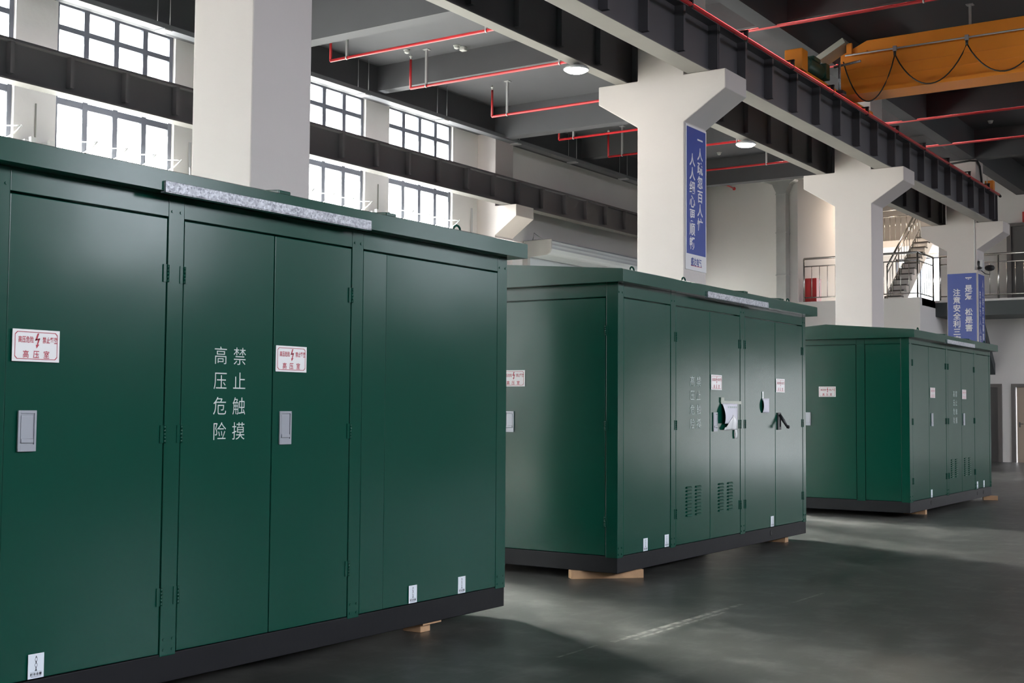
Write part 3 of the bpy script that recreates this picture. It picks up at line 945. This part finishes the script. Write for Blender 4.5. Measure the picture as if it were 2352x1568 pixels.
# camera cluster on the farthest column
root = thing('security_camera', (-7.40, 31.7, 4.92), 'black security cameras on a bracket above the banners of the farthest column', 'camera')
MB().box(-7.475, -7.36, 31.42, 31.54, 4.80, 5.06, 0.01).build('junction_box', M['lampbody'], root)
MB().tube([(-7.42, 31.48, 4.80), (-7.38, 31.7, 4.74), (-7.36, 32.1, 4.76)], 0.012, 6).build('bracket', M['darklock'], root)
MB().lathe((-7.36, 32.08, 4.84), [(0.03, 0), (0.10, 0.03), (0.12, 0.08), (0.10, 0.13), (0.03, 0.15)], 16).build('dome', M['rubber'], root)
MB().tube([(-7.42, 31.44, 4.86), (-7.42, 31.28, 4.84), (-7.42, 31.22, 4.92), (-7.42, 31.23, 5.0)], 0.03, 8).build('arm_camera', M['rubber'], root)
tag(MB().tube([(-7.53, 31.315, 4.80), (-7.53, 31.315, 6.6)], 0.016, 8).build('conduit', M['white']), 'thin white conduit down the front edge of the farthest column', 'conduit')
tag(MB().tube([(-8.15, 31.29, 7.42), (-7.6, 31.29, 7.46), (-7.44, 31.31, 7.44), (-7.44, 31.55, 7.35), (-7.44, 31.70, 7.05), (-7.44, 31.74, 6.75)], 0.025, 8).build('cable', M['cable']),
    'thick black cable bent over the top of the farthest column', 'cable')

# ------------------------------------------------------------------ cabinets
def warning_plate(root, frame, nrm, uc, vc):
    q = Vector(nrm)
    w, h = 0.238, 0.140
    mb = MB()
    a = Vector(frame(uc - w / 2, vc - h / 2)) + q * 0.0005; b = Vector(frame(uc + w / 2, vc + h / 2)) + q * 0.004
    mb.box(a.x, b.x, a.y, b.y, a.z, b.z)
    p = mb.build('warning_plate', M['plate'], root)
    fr = lambda u, v: tuple(Vector(frame(uc + u, vc + v)) + q * 0.0052)
    mb = MB()
    # chamfered border line
    iw, ih, c, t = w / 2 - .011, h / 2 - .010, 0.011, 0.0028
    def octo(d):
        W, H = iw - d, ih - d
        return [(-W + c, -H), (W - c, -H), (W, -H + c), (W, H - c), (W - c, H), (-W + c, H), (-W, H - c), (-W, -H + c)]
    o1, o2 = octo(0), octo(t)
    for i in range(8):
        j = (i + 1) % 8
        mb.poly([fr(*o1[i]), fr(*o1[j]), fr(*o2[j]), fr(*o2[i])])
    # lightning arrow
    for pts in ([(0.004, .054), (0.013, .055), (0.003, .026), (-.008, .022)], [(-.008, .022), (-.004, .029), (0.018, .034), (0.016, .026)],
                [(0.009, .031), (0.018, .034), (0.008, .004), (0.002, .006)], [(-.003, .004), (0.015, .006), (0.001, -.012)]):
        mb.poly([fr(*x) for x in pts])
    for k, ch in enumerate('高压危险'):
        write_char(mb, ch, fr, -0.082 + k * 0.0195, 0.026, 0.019, 0.030, 0.014)
    for k, ch in enumerate('禁止攀登'):
        write_char(mb, ch, fr, 0.040 + k * 0.0195, 0.026, 0.019, 0.030, 0.014)
    for k, ch in enumerate('高压室'):
        write_char(mb, ch, fr, -0.052 + k * 0.052, -0.038, 0.032, 0.036, 0.012)
    mb.build('lettering', M['red_ink'], p)

def lifting_sticker(root, frame, nrm, uc, vc):
    q = Vector(nrm)
    w, h = 0.080, 0.106
    a = Vector(frame(uc - w / 2, vc - h / 2)) + q * 0.0005; b = Vector(frame(uc + w / 2, vc + h / 2)) + q * 0.0015
    p = MB().box(a.x, b.x, a.y, b.y, a.z, b.z).build('lifting_sticker', M['sticker'], root)
    fr = lambda u, v: tuple(Vector(frame(uc + u, vc + v)) + q * 0.0022)
    mb = MB()
    def ring(cv, ru, rv, t):
        n = 14
        for k in range(n):
            a0, a1 = 2 * math.pi * k / n, 2 * math.pi * (k + 1) / n
            mb.poly([fr(ru * math.cos(a0), cv + rv * math.sin(a0)), fr(ru * math.cos(a1), cv + rv * math.sin(a1)),
                     fr((ru - t) * math.cos(a1), cv + (rv - t) * math.sin(a1)), fr((ru - t) * math.cos(a0), cv + (rv - t) * math.sin(a0))])
    mb.poly([fr(-.0045, .036), fr(.0045, .036), fr(0, .045)])
    ring(.028, .0065, .010, .0018); ring(.004, .0065, .010, .0018)
    for cv in (0.016, -0.009):
        mb.poly([fr(-.002, cv - .006), fr(.002, cv - .006), fr(.002, cv + .006), fr(-.002, cv + .006)])
    mb.poly([fr(-.007, -.021), fr(.007, -.021), fr(0.0, -.012)])
    mb.poly([fr(-.030, -.0255), fr(.030, -.0255), fr(.030, -.0247), fr(-.030, -.0247)])
    for k, ch in enumerate('起吊位置'):
        write_char(mb, ch, fr, -0.0225 + k * 0.015, -0.035, 0.0135, 0.0135, 0.03)
    for k in range(14):
        mb.poly([fr(-.026 + k * .0038, -.047), fr(-.0235 + k * .0038, -.047), fr(-.0235 + k * .0038, -.0445), fr(-.026 + k * .0038, -.0445)])
    mb.build('print', M['ink'], p)

def substation(X, Y0, Y1, zg, zt, zr, label, front, end, plates, stickers, strip, rings, seams, roof_over=0.1, holes=()):
    D = 2.18
    XB = X - D
    root = thing('compact_substation', (X - D / 2, (Y0 + Y1) / 2, 0.07), label, 'electrical cabinet', 'green compact substations')
    G = M['green']
    MB().box(XB, X - .004, Y0 + .004, Y1 - .004, 0.07, zg - .004, 0.004).build('base_frame', M['black'], root)
    MB().box(XB + .03, X - .035, Y0 + .035, Y1 - .03, zg - .004, zr).build('carcass', G, root)
    fx, fy = face_x(X), face_y(Y0)
    def screws(mb, frame, nrm, pts):
        for u, v in pts:
            p = Vector(frame(u, v)); q = Vector(nrm)
            mb.tube([p - q * .001, p + q * .004], 0.0075, 8)
    def hinge(parent, frame, nrm, u, z):
        q = Vector(nrm)
        mb = MB()
        for s in (-1, 1):
            a = Vector(frame(u + s * .006, z - .043)); b = Vector(frame(u + s * .026, z + .043)) + q * .004
            mb.box(a.x, b.x, a.y, b.y, a.z, b.z)
        for k in range(5):
            p0 = Vector(frame(u, z - .042 + k * .017)) + q * .005; p1 = Vector(frame(u, z - .0265 + k * .017)) + q * .005
            mb.tube([p0, p1], 0.007, 8)
        mb.build('hinge', G, parent)
    def handle(parent, frame, nrm, uc, vc, opened=False):
        q = Vector(nrm)
        def bx(mb, u0, u1, v0, v1, d0, d1, bev=0.0):
            a = Vector(frame(u0, v0)) + q * d0; b = Vector(frame(u1, v1)) + q * d1
            mb.box(a.x, b.x, a.y, b.y, a.z, b.z, bev)
            return mb
        mb = MB()
        w, h = .045, .089
        m = M['darklock'] if opened else M['lock']
        bx(mb, uc - w, uc - w + .010, vc - h, vc + h, .0, .009, .001)
        bx(mb, uc + w - .010, uc + w, vc - h, vc + h, .0, .009, .001)
        bx(mb, uc - w + .010, uc + w - .010, vc + h - .012, vc + h, .0, .009)
        bx(mb, uc - w + .010, uc + w - .010, vc - h, vc - h + .030, .0, .009)
        bx(mb, uc - w + .010, uc + w - .010, vc - h + .030, vc + h - .012, .0, .002)
        if not opened:
            bx(mb, uc - w + .014, uc + w - .014, vc - h + .036, vc + h - .020, .002, .007, .002)
            bx(mb, uc - w + .014, uc + w - .014, vc - h + .036, vc - h + .055, .006, .012, .003)
        else:
            p = Vector(frame(uc, vc + .07))
            mb.tube([p + q * .01, Vector(frame(uc + .01, vc + .01)) + q * .045, Vector(frame(uc + .015, vc - .055)) + q * .085], [.014, .017, .012], 8)
            mb.tube([Vector(frame(uc + .015, vc - .055)) + q * .085, Vector(frame(uc + .03, vc - .06)) + q * .10], .018, 8)
        mb.build('handle', m, parent)
    # ---- front
    for seg in front:
        kind, y0, y1 = seg[:3]
        o = seg[3] if len(seg) > 3 else {}
        if kind in ('post', 'corner'):
            mb = MB()
            d = 0.11 if kind == 'corner' else 0.034
            mb.box(X - d, X, y0, y1, zg - .015, zr, 0.003)
            ym = [(y0 + .022), (y1 - .022)]
            screws(mb, fx, (1, 0, 0), [(y, z) for y in ym for z in (zg + .015, zg + .065, zr - .075)])
            mb.build('corner_post' if kind == 'corner' else 'middle_post', G, root)
        elif kind == 'panel':
            mb = MB()
            t = o.get('tilt', 0.0)
            mb.box(X - .03, X - .003, y0, y1, zg, zt, 0.004, Matrix.Rotation(t, 3, 'Z') if t else None, Vector((X - .03, (y0 + y1) / 2, 1.2)))
            mb.build('side_panel', G, root)
        elif kind == 'door':
            mb = MB()
            t = o.get('tilt', 0.0)
            piv = Vector((X - .03, y1 if o['hinge'] == 'R' else y0, 1.2))
            mb.box(X - .03, X - .002, y0, y1, zg, zt, 0.004, Matrix.Rotation(t, 3, 'Z') if t else None, piv)
            dr = mb.build('door', G, root)
            u = y1 + .003 if o['hinge'] == 'R' else y0 - .003
            for z in (2.046, 1.264, 0.482):
                hinge(dr, fx, (1, 0, 0), u, z)
            if 'handle' in o:
                handle(dr, fx, (1, 0, 0), o['handle'], 1.288, o.get('open', False))
            if 'text' in o:
                fr = lambda a, b: (X + .0006, a, b)
                for side, words in ((1, '禁止触摸'), (-1, '高压危险')):
                    mb = MB()
                    for k, ch in enumerate(words):
                        write_char(mb, ch, fr, o['text'] + side * .066, 1.660 - k * .1285, .096, .098, -0.006)
                    mb.build('lettering', M['letter'], dr)
            for uc in o.get('louvre', ()):
                mb = MB()
                for k in range(9):
                    z = 0.452 + k * .031
                    mb.prism([(X - .002, z - .006), (X + .010, z - .006), (X + .006, z + .008), (X - .002, z + .012)], 'y', uc - .05, uc + .05)
                mb.build('louvre', G, dr)
    # top rail
    ya = front[0][2]; yb = front[-1][1]
    edges = [(s[1], s[2]) for s in front if s[0] in ('post', 'corner')]
    for (a0, a1), (b0, b1) in zip(edges, edges[1:]):
        MB().box(X - .034, X - .001, a1 + .001, b0 - .001, zt + .008, zr, 0.002).build('top_rail', G, root)
    # ---- end facing the camera
    ex = [(X - .11, X)]
    for seg in end:
        kind, x1, x0 = seg[:3]
        o = seg[3] if len(seg) > 3 else {}
        if kind == 'post':
            mb = MB().box(x0, x1, Y0, Y0 + .034, zg - .015, zr, 0.003)
            screws(mb, fy, (0, -1, 0), [(x, z) for x in (x0 + .022, x1 - .022) for z in (zg + .015, zr - .075)])
            mb.build('middle_post', G, root)
            ex.append((x0, x1))
        elif kind == 'panel':
            MB().box(x0, x1, Y0 + .003, Y0 + .03, zg, zt, 0.004).build('side_panel', G, root)
        elif kind == 'door':
            dr = MB().box(x0, x1, Y0 + .002, Y0 + .03, zg, zt, 0.004).build('door', G, root)
            if o.get('hinge'):
                for z in (2.046, 1.264, 0.482):
                    hinge(dr, fy, (0, -1, 0), x1 + .003, z)
            if 'handle' in o:
                handle(dr, fy, (0, -1, 0), o['handle'], 1.288)
    MB().box(XB, XB + .11, Y0, Y0 + .11, zg - .015, zr, 0.003).build('corner_post', G, root)
    MB().box(XB, XB + .11, Y1 - .11, Y1, zg - .015, zr, 0.003).build('corner_post', G, root)
    ex.append((XB, XB + .11))
    for (a0, a1), (b0, b1) in zip(ex, ex[1:]):
        MB().box(b1 + .001, a0 - .001, Y0 + .001, Y0 + .034, zt + .008, zr, 0.002).build('top_rail', G, root)
    # back and far end skins
    MB().box(XB + .002, XB + .03, Y0 + .112, Y1 - .112, zg, zr).build('back_panel', G, root)
    MB().box(XB + .112, X - .112, Y1 - .03, Y1 - .002, zg, zr).build('end_panel', G, root)
    # ---- roof
    o_ = roof_over
    xa, xb, xm = X + o_, XB - o_, (X + XB) / 2
    rf = MB().prism([(xa, zr), (xa, zr + .098), (xa - .012, zr + .104), (xm, zr + .20), (xb + .012, zr + .104), (xb, zr + .098), (xb, zr)], 'y', Y0 - o_, Y1 + o_).build('roof', G, root)
    MB().box(xm - .008, xm + .008, Y0 - o_ - .003, Y0 - o_, zr, zr + .197).build('roof_seam', G, rf)
    sl = (0.2 - 0.104) / (xa - .012 - xm)
    for y in seams:
        MB().prism([(xa - .03, zr + .104), (xa - .03, zr + .125), (xm, zr + .222), (xm, zr + .198)], 'y', y - .045, y + .045, 0.004).build('roof_seam', G, rf)
    for y in rings:
        cx, cz = X - .02, zr + .118
        MB().tube([(cx, y + .038 * math.cos(2 * math.pi * k / 20), cz + .038 * math.sin(2 * math.pi * k / 20)) for k in range(20)], .0075, 8, True).build('lifting_ring', M['green'], rf)
    MB().box(xa, xa + .016, strip[0], strip[1], zr - .008, zr + .046, .002).box(xa - .02, xa + .016, strip[0], strip[1], zr - .010, zr - .004).build('sign_strip', M['galv'], root)
    for u, fr, nr in plates:
        warning_plate(root, fx if fr == 'front' else fy, nr, u, 1.6595)
    for u in stickers:
        lifting_sticker(root, fx, (1, 0, 0), u, zg + .057)
    for y in holes:
        MB().lathe((X - .004, y, .15), [(.030, 0), (.030, .004), (.024, .004), (.024, 0.001)], 16, 'x').build('lifting_hole', M['rubber'], root)
    return root

PX, PY = (1, 0, 0), (0, -1, 0)
substation(-4.806, 3.19, 7.139, 0.210, 2.317, 2.428, 'nearest green substation cabinet, its left end cut by the frame',
    [('corner', 3.19, 3.296), ('door', 3.303, 4.167, dict(hinge='R', handle=3.406, tilt=R(-0.5))), ('post', 4.173, 4.271), ('door', 4.277, 4.902, dict(hinge='L', text=4.595)),
     ('door', 4.909, 5.529, dict(hinge='R', handle=5.000)), ('post', 5.535, 5.632), ('panel', 5.637, 5.852, dict(tilt=R(0.4))), ('panel', 5.857, 7.020, dict(tilt=R(-0.5))), ('corner', 7.025, 7.139)],
    [('panel', -4.92, -6.87)],
    [(3.442, 'front', PX), (5.040, 'front', PX)], (3.486, 6.133, 6.640), (4.05, 5.565), (6.58,), (4.90, 5.80))
substation(-5.0, 9.054, 13.295, 0.208, 2.318, 2.436, 'middle green substation cabinet with papers taped to its doors',
    [('corner', 9.054, 9.152), ('panel', 9.157, 10.010), ('post', 10.016, 10.112), ('door', 10.118, 10.826, dict(hinge='L', text=10.515, louvre=(10.38, 10.574))),
     ('door', 10.833, 11.519, dict(hinge='R', handle=10.935, louvre=(11.070, 11.278))), ('post', 11.526, 11.634), ('door', 11.641, 12.420, dict(hinge='L')),
     ('door', 12.427, 13.198, dict(hinge='R', handle=12.515, open=True)), ('corner', 13.204, 13.295)],
    [('door', -5.118, -6.16, dict(hinge=True, handle=-6.058)), ('post', -6.166, -6.276), ('panel', -6.282, -7.06)],
    [(10.963, 'front', PX), (12.553, 'front', PX), (-6.022, 'end', PY)], (9.541, 9.935, 12.324), (10.54, 11.967), (9.33, 10.31, 12.83), (11.51, 12.45), holes=(12.31,))
substation(-4.865, 16.699, 21.147, 0.220, 2.290, 2.370, 'farthest green substation cabinet, seen corner on at the right',
    [('corner', 16.699, 16.840), ('door', 16.846, 17.618, dict(hinge='L')), ('door', 17.625, 18.488, dict(hinge='R', handle=17.755)), ('post', 18.494, 18.602),
     ('door', 18.608, 19.336, dict(hinge='L', text=18.98, louvre=(18.80, 19.03))), ('door', 19.343, 20.10, dict(hinge='R', handle=19.46, louvre=(19.54, 19.79))), ('post', 20.106, 20.238),
     ('panel', 20.244, 21.05), ('corner', 21.056, 21.147)],
    [('panel', -4.978, -5.452), ('post', -5.458, -5.572), ('door', -5.578, -6.30, dict(handle=-6.255)), ('panel', -6.306, -6.93)],
    [(17.795, 'front', PX), (19.485, 'front', PX), (-5.974, 'end', PY)], (17.704, 20.235, 20.640), (18.167, 19.708), (17.18, 20.85), (18.27, 19.6), holes=(17.70, 20.24, 20.64))

# papers on the middle cabinet
def document(y0, y1, z0, z1, X, bulge, label):
    root = thing('document_pouch', (X, (y0 + y1) / 2, z0), label, 'document')
    def sheet(off, a, b):
        def fn(u, v):
            y = y0 + (y1 - y0) * u
            z = z0 + (z1 - z0) * (a + (b - a) * v)
            s = a + (b - a) * v
            x = X + 0.008 + off + bulge * math.sin(math.pi * s) ** 0.8 * (1 - 0.75 * u) + 0.004 * math.sin(9 * u + 4 * s)
            return (x, y, z)
        return fn
    MB().grid(sheet(0, 0.25, 0.97), 10, 14).build('paper', M['paper'], root, 0.0015)
    # plastic film: lower flap and shiny folds
    def flap(u, v):
        t = 0.06 + 0.90 * u
        top = 0.60 - 1.0 * abs(t - 0.62)
        s = 0.02 + (max(top, 0.12) - 0.02) * v
        y, z = y0 + (y1 - y0) * t, z0 + (z1 - z0) * s
        return (X + .014 + bulge * math.sin(math.pi * s) ** 0.8 * (1 - .75 * t) + .003 * math.sin(17 * u), y, z)
    MB().grid(flap, 12, 8).build('film', M['film'], root, 0.0015)
    mb = MB()
    for k in range(5):
        mb.box(X + .008 + bulge * .55, X + .0095 + bulge * .55, y0 + .10 + k * .045, y0 + .128 + k * .045, z0 + .215, z0 + .232)
    mb.build('print', M['letter'], root)
    MB().box(X + .001, X + .008, y0 - .01, y1 + .10, z1 - .012, z1 + .018).box(X + .001, X + .010, y0 - .02, y0 + .05, z1, z1 + .05).build('tape', M['tape'], root)
    def strip(u, v):
        return (X + .010 + .006 * math.sin(3 * v), y0 + .30 + .045 * u, z0 + .02 - .10 * v)
    MB().grid(strip, 2, 6).build('loose_strip', M['film'], root, 0.0015)
    return root
document(11.075, 11.43, 1.205, 1.470, -5.0, 0.035, 'clear pouch with a printed sheet, taped to a door of the middle cabinet')
root = thing('paper_note', (-5.0, 12.16, 1.37), 'small white paper note taped to the third door of the middle cabinet', 'paper')
MB().grid(lambda u, v: (-5.0 + .004 + .018 * (1 - u) * math.sin(math.pi * v) ** .7, 12.066 + .183 * u, 1.374 + .146 * v), 8, 8).build('sheet', M['paper'], root, 0.0015)
MB().box(-4.9985, -4.997, 12.07, 12.10, 1.50, 1.59).build('tape', M['film'], root)

# ------------------------------------------------------------------ timber blocks under the cabinets
def block(x, y, w, l, rot, label, h=0.07, z=0.0):
    mb = MB().box(x - w / 2, x + w / 2, y - l / 2, y + l / 2, z, z + h, 0.003, Matrix.Rotation(rot, 3, 'Z'), Vector((x, y, 0)))
    o = mb.build('timber_block', M['wood'])
    return tag(o, label, 'wood block', 'timber blocks under the cabinets')
block(-5.22, 9.26, 0.62, 0.10, R(44.4), 'long timber block set diagonally under the near corner of the middle cabinet')
block(-5.22, 12.90, 0.30, 0.09, 0, 'small timber block under the far end of the middle cabinet')
o = MB()
o.box(-5.02, -4.88, 6.31, 6.41, 0.0, 0.054, 0.004)
o.box(-5.06, -4.83, 6.27, 6.46, 0.054, 0.07, 0.002)
tag(o.build('timber_block', M['wood']), 'broken timber offcut under the front edge of the nearest cabinet', 'wood block', 'timber blocks under the cabinets')
block(-4.87, 21.06, 0.22, 0.10, R(20), 'pale timber block poking out at the far right end of the farthest cabinet')
block(-5.05, 17.55, 0.30, 0.08, 0, 'thin timber strip under the front of the farthest cabinet')
